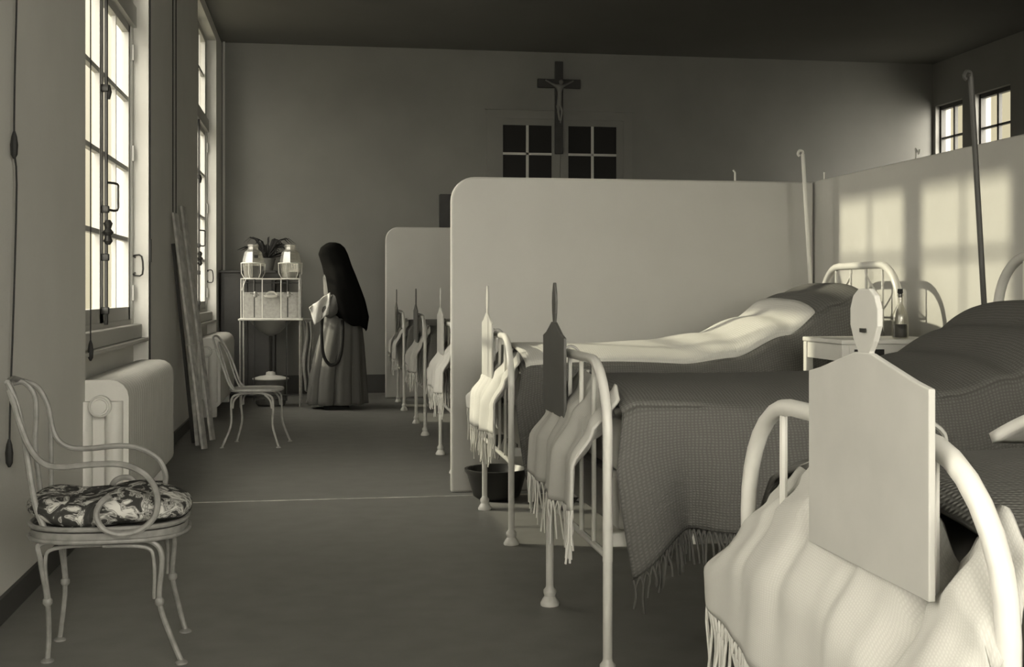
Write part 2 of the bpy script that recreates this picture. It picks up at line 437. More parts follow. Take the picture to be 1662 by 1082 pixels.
single('hook', bm, M_white, 'bent wire hook on top of the low wall above the sunlit patches', 'hook', (2.975, p.y, 1.82))

# ------------------------------------------------------------------ beds
BW = .92; XF = .83; HL = 1.89           # width, foot plane, length to the head frame
def make_bed():
    r = thing('hospital_bed', 'x', 'bed', (0, 0, 0), 'white metal hospital beds along the partition wall')
    h = BW/2; R = .22
    def arch(zt, x, z0=.36):
        pts = [(x, h, z0), (x, h, zt-R)]
        for k in range(1, 9):
            a = PI/2*k/8; pts.append((x, h-R+R*math.cos(a), zt-R+R*math.sin(a)))
        pts.append((x, 0, zt))
        for k in range(0, 9):
            a = PI/2*k/8; pts.append((x, -h+R-R*math.sin(a), zt-R+R*math.cos(a)))
        pts.append((x, -h, z0)); return pts
    for (x, zt, nm) in ((0, .945, 'foot_rail'), (HL, 1.29, 'head_rail')):
        bm = new(); tube(bm, arch(zt, x), .0155 if x == 0 else .019, 12)
        tube(bm, [(x, -h, .375), (x, h, .375)], .011, 8)
        if x: tube(bm, [(x, -h, .88), (x, h, .88)], .008, 8)
        obj(nm, bm, M_white, r)
        for y in (-h, h):
            bm = new(); tube(bm, [(x, y, .03), (x, y, .37)], .0145, 12)
            l = obj('leg', bm, M_white, r)
            bm = new(); lathe(bm, [(.034, 0), (.036, .008), (.030, .02), (.020, .035), (.024, .048), (.024, .056), (.016, .066), (.0145, .075)], (x, y, 0), 14)
            obj('foot_cap', bm, M_white, l)
    for k in range(1, 5):
        y = -h+BW*k/5
        bm = new(); tube(bm, [(0, y, .375), (0, y, .945-(.0 if 1 < k < 4 else .004))], .0075, 8); obj('bar', bm, M_white, r)
    for k in range(1, 5):
        y = -h+BW*k/5
        bm = new(); tube(bm, [(HL, y, .375), (HL, y, 1.285)], .007, 8); obj('head_bar', bm, M_white, r)
    bm = new()
    q = BW/5
    for s in (-1, 1):
        tube(bm, [(HL, s*q*1.5, 1.12), (HL, s*q*1.05, 1.16), (HL, s*q*.5, 1.24), (HL, s*q*.5, 1.275)], .006, 6, smooth=3)
        tube(bm, [(HL, s*q*.5, 1.12), (HL, s*q*.8, 1.04), (HL, s*q*1.5, .99)], .006, 6, smooth=3)
    tube(bm, [(HL, -q*1.5, 1.12), (HL, q*1.5, 1.12)], .006, 6)
    for s in (-.5, .5): lathe(bm, [(.008, -.018), (.017, -.008), (.017, .008), (.008, .018)], (HL, s*q, 1.12), 8)
    obj('head_ornament', bm, M_white, r)
    for y in (-h+.02, h-.02):
        bm = new(); bx(bm, 0.0, HL, y-.012, y+.012, .40, .44, .003); obj('side_rail', bm, M_white, r, smooth=False)
    bm = new(); bx(bm, .05, HL-.04, -h+.04, h-.04, .60, .78, .04); obj('mattress', bm, M_mattress, r)
    bm = new(); bx(bm, .04, HL-.03, -h+.03, h-.03, .44, .60, .02); obj('box_base', bm, M_mattress, r)
    return r
bed_y = [1.845, 3.98, 5.995, 8.24, 10.34, 12.48]
bed_x = [.83, .835, .862, .845, .835, .81]
bed_lab = ['nearest white metal hospital bed at the right edge, cut off by the frame',
           'white metal hospital bed with a dark chart board, second from the viewer',
           'white metal hospital bed right in front of the large pale partition',
           'white metal hospital bed half hidden just behind the left edge of the large partition',
           'white metal hospital bed with dark board, middle one of three beyond the large partition',
           'farthest white metal hospital bed, beside the distant partition panel']
proto = make_bed(); beds = []
for i, y in enumerate(bed_y):
    b = proto if i == 0 else copy_tree(proto)
    b.location = (bed_x[i], y, 0); b['label'] = bed_lab[i]; beds.append(b)
    if i == 1:                                       # this bed is a little shorter
        for ch in b.children:
            k = ch.name.split('.')[0]
            if k in ('head_rail', 'head_bar', 'head_ornament') or (k == 'leg' and ch.data.vertices[0].co.x > 1): ch.location.x -= .11
            if k in ('side_rail', 'mattress', 'box_base'): ch.scale.x = 1-.11/HL

def interp(tab, x):
    if x <= tab[0][0]: return tab[0][1]
    for (a, p), (b, q) in zip(tab, tab[1:]):
        if x <= b:
            k = (x-a)/(b-a); k = k*k*(3-2*k); return p+(q-p)*k
    return tab[-1][1]

def strands(bm, pts, lmin, lmax, sway, rg, rad=.0035):
    n = len(pts)
    for i in range(n):
        p = pts[i]; q = pts[min(i+1, n-1)]
        L = rg.uniform(lmin, lmax); mid = (p+q)/2
        k = mid+Vector((rg.uniform(-.004, .004), rg.uniform(-.004, .004), -.03))
        e = k+Vector((rg.uniform(-sway, sway), rg.uniform(-sway, sway), -L+.03))
        m = (k+e)/2+Vector((rg.uniform(-sway, sway)*.5, rg.uniform(-sway, sway)*.5, 0))
        tube(bm, [p, k, m, e], rad, 5, smooth=2)
        tube(bm, [q, k], rad*.8, 5)

def throw(i, y0, label, dx=0):
    XF = bed_x[i]
    rg = random.Random(20+i)
    top = [(-.1, .67), (0, .72), (.08, .79), (.22, .85), (.40, .89), (.60, .88), (.72, .83), (.795, .76), (.84, .82), (.91, .875), (.97, .83), (1.02, .74), (1.1, .68)]
    ph = rg.uniform(0, 6); ph2 = rg.uniform(0, 6)
    bot = [(-.1, .54), (.1, .53), (.3, .50+rg.uniform(-.02, .02)), (.6, .49), (.9, .50), (1.1, .53)]
    def f(u, v):
        k = min(1, v*1.7); k = k*k*(3-2*k)
        t = .03+(.93 if i else .96)*u+(-(.055 if i == 0 else .09)*max(0, 1-u*2.2)+(.05 if i == 0 else .0)*max(0, u*2.2-1.2))*k
        zt = interp(top, t); zb = interp(bot, t)
        z = zt+(zb-zt)*v
        x = interp([(0, .045), (.12, .02), (.30, -.03), (.62, -.085), (1, -.09)], v)
        # tighter to the rails at the two ends
        e = max(0, abs(t-.5)-.40)/.17; x += .035*min(1, e)*(v > .2)*(v-.2)
        x += ((.014 if i else .007)*math.sin(t*17+ph)+(.008 if i else .003)*math.sin(t*41+ph2))*min(1, v*1.5)
        for c in (.2, .4, .6, .8): x += .022*math.exp(-((t-c)/.022)**2)*max(0, 1-v*1.1)
        return Vector((XF+x+dx, y0+BW/2-t*BW, z))
    base = (XF, y0, 0)
    r = thing('foot_throw', label, 'throw', (XF, y0, .5), 'pale fringed throws hung over the bed feet')
    bm = new(); vs = grid(bm, f, 90, 22)
    edge = [c[-1].co.copy() for c in vs]
    obj('cloth', bm, M_throw, r, solid=.008)
    bm = new(); strands(bm, edge[::2], .09, .17, .012, rg); obj('fringe', bm, M_fringe, r)
    return r
tl = ['pale long-fringed throw draped over the foot of the nearest bed',
      'grey-looking shaded throw with long fringe over the foot of the bed with the dark board',
      'brightly sunlit white throw with fringe over the bed foot in front of the large partition',
      'white throw on the bed foot cut by the left edge of the large partition',
      'dim throw hung over the middle bed foot beyond the large partition',
      'small dim throw hung on the farthest bed foot']
for i, y in enumerate(bed_y): throw(i, y, tl[i])

def blanket(i, y0, label, mound=1.0, corner=True):
    XF = bed_x[i]
    rg = random.Random(50+i); ph = rg.uniform(0, 6)
    ztab = [(0, .80), (.1, .84), (.7, .85), (.95, .89), (1.3, 1.02), (1.55, 1.16), (1.70, 1.15), (1.80, 1.0)]
    if i == 1: ztab = [(0, .80), (.1, .84), (.9, .845), (1.1, .86), (1.28, .905), (1.48, 1.0), (1.62, 1.09), (1.8, 1.10)]
    if i == 2: ztab = [(0, .80), (.1, .84), (.8, .85), (1.05, .885), (1.32, .98), (1.57, 1.12), (1.70, 1.165), (1.76, 1.14), (1.81, .98)]
    Ls = .5                                          # drape length
    def f(u, v):
        x = .045+u*(1.66 if i == 1 else 1.76)
        s = (v-.5)*2                                 # -1 near side .. 1 far
        arc = abs(s)*(.46+Ls); sg = -1 if s < 0 else 1
        zt = interp(ztab, x)*mound if x < .6 else interp(ztab, x)
        hang = .46+.012*math.sin(x*9+ph)
        hang -= .17*math.exp(-(x/.13)**2)
        if arc < .46:
            y = sg*arc; k = arc/.46
            z = zt+.012*math.sin(x*5+ph)*k-.035*k**4+(.03*(1-k*k))
            xx = x
        else:
            k = (arc-.46)/Ls
            z = (zt-.035)+(hang-(zt-.035))*k
            bul = .055*math.sin(min(1, k*1.6)*PI/2)+.02*k
            fold = (.020*math.sin(x*13+ph)+.008*math.sin(x*31+ph*2)+.03*math.exp(-((x-.09)/.05)**2)-.05*math.exp(-((x-.24)/.06)**2))*k
            cf = max(0, 1-x/.32)
            y = sg*(.46+bul+fold-.03*cf*k)
            xx = x+.02*math.sin(x*11)*k-.045*cf*min(1, k*3)+.05*cf*k*k
        return Vector((XF+xx, y0+y, z))
    r = thing('knitted_blanket', label, 'blanket', (XF+.9, y0, .5), 'dark knitted fringed blankets on the beds')
    bm = new(); vs = grid(bm, f, 110, 76)
    e1 = [c[0].co.copy() for c in vs]; e2 = [c[-1].co.copy() for c in vs]
    obj('cloth', bm, M_blanket, r, solid=.01)
    bm = new(); strands(bm, e1[::(1 if i == 1 else 2)], .06, .12, .010, rg, .0045); strands(bm, e2[::3], .07, .13, .012, rg); obj('fringe', bm, M_blanket, r)
bl = ['dark knitted blanket on the nearest bed, behind the pale chart board',
      'dark knitted blanket with fringe hanging down the side of the bed with the dark board',
      'knitted blanket, sunlit on top, on the bed before the large partition',
      'knitted blanket on the bed just behind the large partition edge',
      'knitted blanket on the middle bed beyond the large partition',
      'knitted blanket on the farthest bed']
for i, y in enumerate(bed_y): blanket(i, y, bl[i])

def pillow(i, y0, label):
    def f(u, v):
        a = u*2*PI; b = (v-.5)*PI
        se = lambda w, e: math.copysign(abs(w)**e, w)
        x = .17*se(math.cos(b), .6)*se(math.cos(a), .5); y = .32*se(math.cos(b), .6)*se(math.sin(a), .5); z = .075*se(math.sin(b), .9)
        return Vector((XF+1.70+x*.9, y0+y, .90+z+.35*x))
    bm = new(); grid(bm, f, 40, 16, True)
    bmesh.ops.remove_doubles(bm, verts=bm.verts, dist=.0005)
    single('pillow', bm, M_pillow, label, 'pillow', (XF+1.7, y0, .80), 'white pillows')
# (pillows lie under the raised blankets at the head and do not show in the photo)

# chart boards hung at the foot rails
def board(i, y0, m, label, dx=-.0, w=.40):
    x = bed_x[i]-.034+dx; zb, zs, za = .745, 1.024, 1.062
    r = thing('chart_board', label, 'chart board', (x, y0, zb), 'chart boards hung at the bed feet')
    bm = new(); h = w/2
    pts = [(x, y0-h, zb), (x, y0+h, zb), (x, y0+h, zs), (x, y0+h*.78, zs+.008), (x, y0+.028, za), (x, y0-.028, za), (x, y0-h*.78, zs+.008), (x, y0-h, zs)]
    prism(bm, pts, (-.010, 0, 0)); obj('plate', bm, m, r, smooth=False, bevel=.002)
    bm = new(); P = []
    prof = [(.020, -.02), (.020, .002), (.034, .018), (.046, .04), (.046, .065), (.036, .084), (.018, .094)]
    P = [(x+.001, y0+a, za+b) for a, b in prof]+[(x+.001, y0-a, za+b) for a, b in reversed(prof)]
    prism(bm, P, (-.009, 0, 0)); obj('handle', bm, m, r, smooth=False, bevel=.002)
    bm = new(); bx(bm, x-.0115, x-.0095, y0-.012, y0+.006, za+.030, za+.036); obj('slot', bm, M_dark, r, smooth=False)
    # two hooks gripping the rail
    for s in (-.12, .12):
        bm = new(); tube(bm, [(x+.001, y0+s, .90), (x+.004, y0+s, .955), (x+.03, y0+s, .972), (x+.055, y0+s, .955), (x+.055, y0+s, .93)], .004, 6, smooth=3)
        obj('rail_hook', bm, M_grey, r)
    return r
def spike(i, y0, m, label, w=.38):
    """narrow topped variant"""
    x = bed_x[i]-.034; zb, zs, za = .735, 1.0, 1.05
    r = thing('chart_board', label, 'chart board', (x, y0, zb), 'chart boards hung at the bed feet')
    bm = new(); h = w/2
    prism(bm, [(x, y0-h, zb), (x, y0+h, zb), (x, y0+h, zs), (x, y0+h*.7, zs+.012), (x, y0+.03, za), (x, y0-.03, za), (x, y0-h*.7, zs+.012), (x, y0-h, zs)], (-.010, 0, 0))
    obj('plate', bm, m, r, smooth=False, bevel=.002)
    bm = new(); prof = [(.012, -.02), (.014, .0), (.026, .03), (.032, .07), (.026, .10), (.008, .135)]
    prism(bm, [(x+.001, y0+a, za+b) for a, b in prof]+[(x+.001, y0-a, za+b) for a, b in reversed(prof)], (-.009, 0, 0))
    obj('handle', bm, m, r, smooth=False, bevel=.002)
    for s in (-.12, .12):
        bm = new(); tube(bm, [(x+.001, y0+s, .90), (x+.004, y0+s, .955), (x+.03, y0+s, .972), (x+.055, y0+s, .955), (x+.055, y0+s, .93)], .004, 6, smooth=3)
        obj('rail_hook', bm, M_grey, r)
board(0, 1.70, M_boardl, 'large pale chart board with paddle-shaped handle on the nearest bed')
spike(1, 4.15, M_boardd, 'dark grey chart board with pointed handle on the second bed foot')
spike(2, 6.06, M_boardl, 'sunlit white chart board on the bed before the large partition', .36)
spike(3, 8.30, M_boardl, 'pale chart board at the left edge of the large partition', .40)
spike(4, 10.36, M_boardd, 'dark chart board on the middle bed beyond the large partition', .40)
spike(5, 12.62, M_boardd, 'dark narrow-looking chart board on the farthest bed', .36)

# folded sheet on the nearest bed
def fsh(u, v):
    x = .52+u*.80+.03*math.sin(v*4); y = .235+.20*v+.012*math.sin(u*11)
    z = interp([(0, .80), (.1, .84), (.7, .85), (.95, .89), (1.3, 1.02)], x)+.03*(1-(y/.46)**2)-.035*(y/.46)**4
    return Vector((bed_x[0]+x, bed_y[0]+y, z+.036+.008*math.sin(u*17+v*3)*math.sin(v*PI)+.018*math.sin(v*PI)))
bm = new(); grid(bm, fsh, 50, 16)
single('folded_sheet', bm, M_linen, 'folded white sheet lying along the far side of the nearest bed', 'sheet', (XF+.7, 2.16, .885), solid=.022)
def sp(u, v):
    x = .07+u*1.40; y = -.455+.875*v; arc = abs(y); k = min(1, arc/.46)
    zt = interp([(0, .80), (.1, .84), (.8, .85), (1.05, .885), (1.32, .98), (1.57, 1.12), (1.70, 1.165)], x)
    z = zt-.035*k**4+.03*(1-k*k)+.022+.006*math.sin(x*8+y*5)
    if y < -.43: z -= (-.43-y)*1.2
    return Vector((bed_x[2]+x, bed_y[2]+y, z))
bm = new(); grid(bm, sp, 70, 40)
single('bedspread', bm, M_spread, 'pale sunlit spread covering the top of the bed before the large partition', 'bedspread', (bed_x[2]+.8, bed_y[2], .85), solid=.01)

pp = AY(806, 760, 6.78); pp.z = 0
bm = new(); lathe(bm, [(.10, 0), (.13, .02), (.165, .14), (.18, .16), (.18, .172), (.165, .172), (.15, .14), (.10, .03)], pp, 24)
single('basin', bm, M_dark, 'dark round basin on the floor under the bed before the large partition', 'basin', pp)

# ------------------------------------------------------------------ bedside table and bottle
tx0, tx1, ty0, ty1, tz = 2.13, 2.62, 4.80, 5.22, .955
t = thing('bedside_table', 'white metal bedside table between the two middle beds, bottle on top', 'table', ((tx0+tx1)/2, (ty0+ty1)/2, 0))
bm = new(); bx(bm, tx0, tx1, ty0, ty1, tz-.02, tz, .005); obj('table_top', bm, M_white, t, smooth=False)
bm = new()
bx(bm, tx0+.01, tx1-.01, ty0+.01, ty0+.025, tz-.09, tz-.02); bx(bm, tx0+.01, tx1-.01, ty1-.025, ty1-.01, tz-.09, tz-.02)
bx(bm, tx0+.01, tx0+.025, ty0+.01, ty1-.01, tz-.09, tz-.02); obj('apron', bm, M_white, t, smooth=False)
bm = new(); bx(bm, tx0+.06, tx0+.19, ty0+.004, ty0+.012, tz-.07, tz-.04); obj('drawer_slot', bm, M_dark, t, smooth=False)
for x in (tx0+.02, tx1-.02):
    for y in (ty0+.02, ty1-.02):
        bm = new(); bx(bm, x-.017, x+.017, y-.017, y+.017, 0, tz-.02, .004); obj('leg', bm, M_white, t, smooth=False)
bm = new(); bx(bm, tx0+.01, tx1-.01, ty0+.01, ty1-.01, .40, .42); obj('shelf', bm, M_white, t, smooth=False)
bp = AY(1461, 543, 4.95); bp.z = tz
bt = thing('bottle', 'clear glass bottle with dark liquid and black stopper on the bedside table', 'bottle', bp)
bm = new(); lathe(bm, [(.030, 0), (.035, .006), (.035, .085), (.032, .105), (.016, .135), (.011, .15), (.011, .18), (.013, .182), (.013, .19)], bp, 20); obj('glass', bm, M_bottle, bt)
bm = new(); lathe(bm, [(.028, .004), (.031, .007), (.031, .06)], bp, 20); obj('liquid', bm, M_liquid, bt)
bm = new(); lathe(bm, [(.008, .175), (.009, .192), (.012, .194), (.011, .212)], bp, 12); obj('stopper', bm, M_black, bt)

# ------------------------------------------------------------------ radiators
def make_radiator():
    r = thing('radiator', 'x', 'radiator', (0, 0, 0), 'cast iron radiators under the windows')
    L = 1.82; n = 26; d = L/n
    z0, z1 = .10, .735
    bm = new()
    for k in range(n):                                # each section: front and rear column joined top and bottom
        y = -L/2+d*k
        bm2 = new()
        pts = []
        X0, X1, Rr = -.14, .14, .085
        for cxx, czz, a0 in ((X1-Rr, z1-Rr, 0), (X0+Rr, z1-Rr, 90), (X0+Rr*.6, z0+Rr*.6, 180), (X1-Rr*.6, z0+Rr*.6, 270)):
            rr = Rr if a0 < 180 else Rr*.6
            for j in range(5):
                a = math.radians(a0+90*j/4); pts.append((cxx+rr*math.cos(a), y+.002, czz+rr*math.sin(a)))
        prism(bm, pts, (0, d-.004, 0))
    obj('section', bm, M_rad, r, smooth=True, bevel=.010, world=False).name = 'sections'
    # end column groove and hub
    bm = new()
    tube(bm, [(.075, -L/2-.012, z0+.05), (.075, -L/2-.012, z1-.10)], .042, 12); tube(bm, [(-.065, -L/2-.012, z0+.05), (-.065, -L/2-.012, z1-.10)], .042, 12)
    obj('end_column', bm, M_rad, r, world=False)
    bm = new(); lathe(bm, [(.052, 0), (.052, .03), (.044, .036), (.040, .030), (.034, .030), (.032, .045), (.012, .048)], (0, 0, 0), 18)
    for v in bm.verts: v.co = Vector((.02+v.co.x, -L/2-.045-v.co.z, .615+v.co.y))
    obj('hub', bm, M_rad, r, world=False)
    for y in (-L/2+.12, L/2-.12):
        bm = new(); bx(bm, -.10, .10, y-.03, y+.03, 0, z0+.02, .01); obj('foot', bm, M_rad, r, world=False)
    bm = new(); tube(bm, [(-.02, -L/2-.0, .16), (-.02, -L/2-.08, .16), (-.02, -L/2-.10, .13), (-.02, -L/2-.10, 0)], .016, 8, smooth=3); obj('pipe', bm, M_rad, r, world=False)
    return r
R1 = make_radiator(); R1.location = (-1.045, 6.98, 0); R1['label'] = 'large pale cast iron radiator under the nearer window'
R2 = copy_tree(R1); R2.location = (-1.045, 12.42, 0); R2['label'] = 'dim cast iron radiator under the far window, behind the small chair'
# flexible name fix
# ------------------------------------------------------------------ wire chairs
def seat_disc(bm, c, rx, ry, z0, z1, n=28, e=.75):
    P = []
    for k in range(n):
        a = 2*PI*k/n
        P.append((c[0]+rx*math.copysign(abs(math.cos(a))**e, math.cos(a)), c[1]+ry*math.copysign(abs(math.sin(a))**e, math.sin(a)), z0))
    prism(bm, P, (0, 0, z1-z0))
    return [Vector(p) for p in P]
def leg_pts(x, y, ox, oy, zt):
    # curved cabriole-like wire leg
    return [(x, y, zt), (x+ox*.25, y+oy*.25, zt-.05), (x+ox*.2, y+oy*.2, zt-.18), (x+ox*.35, y+oy*.35, .12), (x+ox, y+oy, .004)]
# armchair with cushion
ac = thing('wire_armchair', 'iron wire armchair with scrolled arms and floral cushion against the left wall', 'chair', (-.64, 4.0, 0))
SC = Vector((-.655, 4.04, .415))
bm = new(); ring = seat_disc(bm, SC, .235, .20, .405, .425)
tube(bm, [(p.x, p.y, .437) for p in ring], .008, 8, closed=True); tube(bm, [(SC.x+(p.x-SC.x)*1.02, SC.y+(p.y-SC.y)*1.02, .400) for p in ring], .007, 8, closed=True)
obj('seat', bm, M_iron, ac)
feet = [(AY(77, 1074, 4.0)), (AY(97, 1042, 4.24)), (AY(294, 1076, 3.92)), (AY(301, 1025, 4.28))]
tops = [(-.83, 3.90), (-.83, 4.19), (-.50, 3.88), (-.50, 4.20)]
for i, (f_, tp) in enumerate(zip(feet, tops)):
    fx, fy = f_.x, f_.y
    bm = new()
    tube(bm, [(SC.x, tp[1], .393), ((tp[0]+SC.x)/2, tp[1], .393), (tp[0]-.01, tp[1], .388), (tp[0]+(.02 if i > 1 else -.01), tp[1], .34), (tp[0]+(.01 if i > 1 else -.0), (tp[1]+fy)/2, .20), ((tp[0]*.4+fx*.6), fy, .08), (fx, fy, .008)], .0085, 8, smooth=5)
    tube(bm, [(SC.x, tp[1], .380), (tp[0]-(.03 if i > 1 else -.03), tp[1], .372), (tp[0]-(.004 if i > 1 else -.004), tp[1], .33), (tp[0]-(.006 if i > 1 else -.004), (tp[1]+fy)/2, .21)], .006, 8, smooth=5)
    lathe(bm, [(.010, -.012), (.015, -.006), (.015, .006), (.010, .012)], ((tp[0]+(.01 if i > 1 else 0)), (tp[1]+fy)/2, .20), 8)
    l = obj('leg', bm, M_iron, ac)
    bm = new(); lathe(bm, [(.020, 0), (.020, .005), (.010, .012)], (fx, fy, 0), 10); obj('foot_pad', bm, M_iron, l)
def curve_px(pts, Y, ox=0, oy=560, sc=2.072):
    return [AY(ox+a/sc, oy+b/sc, Y(k/(len(pts)-1)) if callable(Y) else Y) for k, (a, b) in enumerate(pts)]
YN_, YF_ = 3.86, 4.20
near = [(30, 150), (48, 200), (62, 250), (95, 335), (140, 393), (200, 410), (300, 402), (400, 400), (470, 422), (512, 462), (530, 520), (517, 580), (470, 622), (400, 636), (345, 615), (324, 570), (340, 530), (372, 505)]
far = [(75, 120), (125, 140), (160, 200), (180, 290), (215, 335), (280, 348), (400, 338), (470, 347), (530, 380), (556, 430), (552, 475), (530, 520), (500, 560)]
bm = new(); tube(bm, curve_px(near, lambda t: 3.90-.09*min(1, t*2)), .0095, 8, smooth=5); obj('arm', bm, M_iron, ac)
bm = new(); tube(bm, curve_px(far, lambda t: 4.22), .009, 8, smooth=5); obj('arm', bm, M_iron, ac)
scroll = [(365, 520), (372, 485), (385, 458), (410, 445), (438, 446), (452, 460), (445, 474), (432, 468)]
bm = new(); tube(bm, curve_px(scroll, 4.17), .009, 8, smooth=5); obj('scroll', bm, M_iron, ac)
bk1 = [(25, 125), (45, 165), (65, 230), (85, 330), (100, 430), (120, 540), (150, 620)]
bm = new(); tube(bm, curve_px(bk1, 3.9), .0095, 8, smooth=5)
tube(bm, curve_px([(25, 125), (45, 112), (75, 120)], lambda t: 3.9+.3*t), .009, 8, smooth=5)
tube(bm, curve_px([(45, 128), (80, 125), (115, 165), (122, 230), (118, 330), (130, 440), (140, 520)], 4.12), .0085, 8, smooth=5)
tube(bm, curve_px([(170, 260), (172, 380), (172, 510)], 4.22), .008, 8, smooth=5)
obj('backrest', bm, M_iron, ac)
cs = tag(bpy.data.objects.new('seat_cushion', None), 'x', 'cushion'); bpy.data.objects.remove(cs)
def cf(u, v):
    a = u*2*PI; b = (v-.5)*PI; se = lambda w, e: math.copysign(abs(w)**e, w)
    x = .248*se(math.cos(b), .55)*se(math.cos(a), .75); y = .195*se(math.cos(b), .55)*se(math.sin(a), .75)
    z = .050*se(math.sin(b), .8)*(1+.10*math.sin(a*3)+.08*math.sin(a*5+1))
    return Vector((SC.x+x-.0, SC.y+y, .482+z+.01*math.sin(x*20)))
bm = new(); grid(bm, cf, 48, 20, True); bmesh.ops.remove_doubles(bm, verts=bm.verts, dist=.0004)
single('seat_cushion', bm, M_floral, 'floral patterned seat cushion lying on the wire armchair', 'cushion', (SC.x, SC.y, .445))

# side chair
sc_ = thing('wire_side_chair', 'small pale wire side chair standing before the washstand', 'chair', (-.48, 9.46, 0), None, -.18)
sx, sy = -.475, 9.46
bm = new(); ring = seat_disc(bm, (sx, sy), .19, .185, .412, .428)
tube(bm, [(p.x, p.y, .425) for p in ring], .011, 8, closed=True); obj('seat', bm, M_wire, sc_)
for (fx, fy, tx, ty) in ((-.69, 9.27, -.62, 9.31), (-.675, 9.65, -.62, 9.61), (-.275, 9.30, -.33, 9.31), (-.27, 9.69, -.33, 9.61)):
    bm = new(); s = 1 if tx > sx else -1
    tube(bm, [(sx, ty, .40), ((sx+tx)/2, ty, .402), (tx, ty, .375), (tx+s*.012, ty, .30), (tx+s*.01, (ty+fy)/2, .16), (fx, fy, .006)], .0085, 8, smooth=5)
    tube(bm, [(tx-s*.05, ty, .39), (tx-s*.01, ty, .35), (tx, ty, .29)], .007, 8, smooth=4)
    l = obj('leg', bm, M_wire, sc_)
    bm = new(); lathe(bm, [(.018, 0), (.018, .004), (.010, .01)], (fx, fy, 0), 10); obj('foot_pad', bm, M_wire, l)
bm = new()
def bk(y, ins): return [(-.62+ins, y, .42), (-.66+ins*.6, y, .50), (-.72, y, .62), (-.765, y, .72)]
yl, yr = 9.30, 9.62
tube(bm, [(-.60, yl, .42), (-.645, yl, .47), (-.70, yl, .62), (-.75, yl+.02, .74), (-.785, yl+.08, .81), (-.79, sy, .825), (-.785, yr-.08, .81), (-.75, yr-.02, .74), (-.70, yr, .62), (-.645, yr, .47), (-.60, yr, .42)], .0085, 8, smooth=5)
tube(bm, [(-.62, yl+.07, .42), (-.66, yl+.07, .50), (-.72, yl+.08, .68), (-.755, yl+.12, .755), (-.762, sy, .775), (-.755, yr-.12, .755), (-.72, yr-.08, .68), (-.66, yr-.07, .50), (-.62, yr-.07, .42)], .0065, 8, smooth=5)
obj('backrest', bm, M_wire, sc_)

# ------------------------------------------------------------------ leaning planks
def plank(p0, p1, w, th, label, m=M_wood):
    A, B = Vector(p0), Vector(p1); d = (B-A).normalized(); s = Vector((.25, 1, 0)); s = (s-d*s.dot(d)).normalized(); n = d.cross(s)
    bm = new(); P = [A+s*w/2+n*th/2, A-s*w/2+n*th/2, A-s*w/2-n*th/2, A+s*w/2-n*th/2]
    prism(bm, P, B-A)
    mz = min(v.co.z for v in bm.verts)
    for v in bm.verts: v.co.z -= mz
    single('plank', bm, m, label, 'plank', (A.x, A.y, 0), 'long planks leaning on the left wall', smooth=False, bevel=.002)
def wallpt(px, py, X=-1.075): return AX(px, py, X)
plank(AX(332, 728, -.84), wallpt(284, 346), .09, .018, 'broad plank at the left front of the leaning bundle')
plank(AX(345, 724, -.83), wallpt(297, 345), .085, .018, 'rightmost front plank of the leaning bundle')
plank(AX(322, 695, -.90), wallpt(292, 348, -1.085), .05, .03, 'narrow batten between the two broad leaning planks')
plank(AX(314, 674, -.96), wallpt(281, 350, -1.09), .03, .02, 'thin dark lath behind the leaning planks', M_dwood)
# string binding
a = AX(302, 560, -.93); b = AX(326, 556, -.92)
bm = new(); tube(bm, [a, (a+b)/2+Vector((.02, 0, -.003)), b], .003, 5, smooth=3)
single('string', bm, M_linen, 'pale string tied round the leaning planks', 'string', a)
a = AX(291, 411, -1.01); b = AX(303, 411, -1.01)

# ------------------------------------------------------------------ cords
def cord(pts, label, rad=.004, m=M_black, knot=None, knots=()):
    base = Vector(min(pts, key=lambda p: p[2]))
    r = thing('blind_cord', label, 'cord', base)
    bm = new(); tube(bm, pts, rad, 6, smooth=3); obj('line', bm, m, r)
    for k in knots:
        bm = new(); lathe(bm, [(.004, -.05), (.012, -.035), (.014, 0), (.010, .03), (.004, .05)], k, 8); obj('toggle', bm, m, r)
    return r
X_ = XW+.02
pts = [AX(28, -140, X_), AX(27, 0, X_), AX(24, 120, X_), AX(23, 235, X_), AX(27, 300, X_), AX(22, 500, X_), AX(17, 640, X_), AX(15, 735, X_)]
cord(pts, 'thin dark cord with a knot hanging down the near stretch of left wall', .0035, knots=(pts[3], pts[-1]))
X_ = XG+.12
q0 = AX(152, 0, X_); yq = AX(147, 300, X_).y
cord([(X_, yq, 3.84), (X_, yq, 2.5), (X_, yq, 1.2), (X_, yq, .90)], 'thin dark cord with a weight hanging in front of the nearer window', .003, knots=((X_, yq, .87),))
for (px, lab) in ((282, 'left one of two dark cords running down the wall to the planks'), (287, 'right one of two dark cords running down the wall to the planks')):
    yv = AX(px, 300, XW+.012).y
    bm = new(); tube(bm, [(XW+.006, yv, 1.75), (XW+.006, yv, ZC-.01)], .004, 6)
    single('cord', bm, M_black, lab, 'cord', (XW+.006, yv, 1.75))
bm = new(); yv = 8.25+.02
tube(bm, [(XW+.006, yv, .62), (XW+.006, yv, 1.5), (XW+.006, yv, ZC-.01)], .005, 6); bx(bm, XW, XW+.015, yv-.015, yv+.015, 1.35, 1.50)
single('cord', bm, M_black, 'dark cord along the wall edge just right of the nearer window', 'cord', (XW+.006, yv, .62))

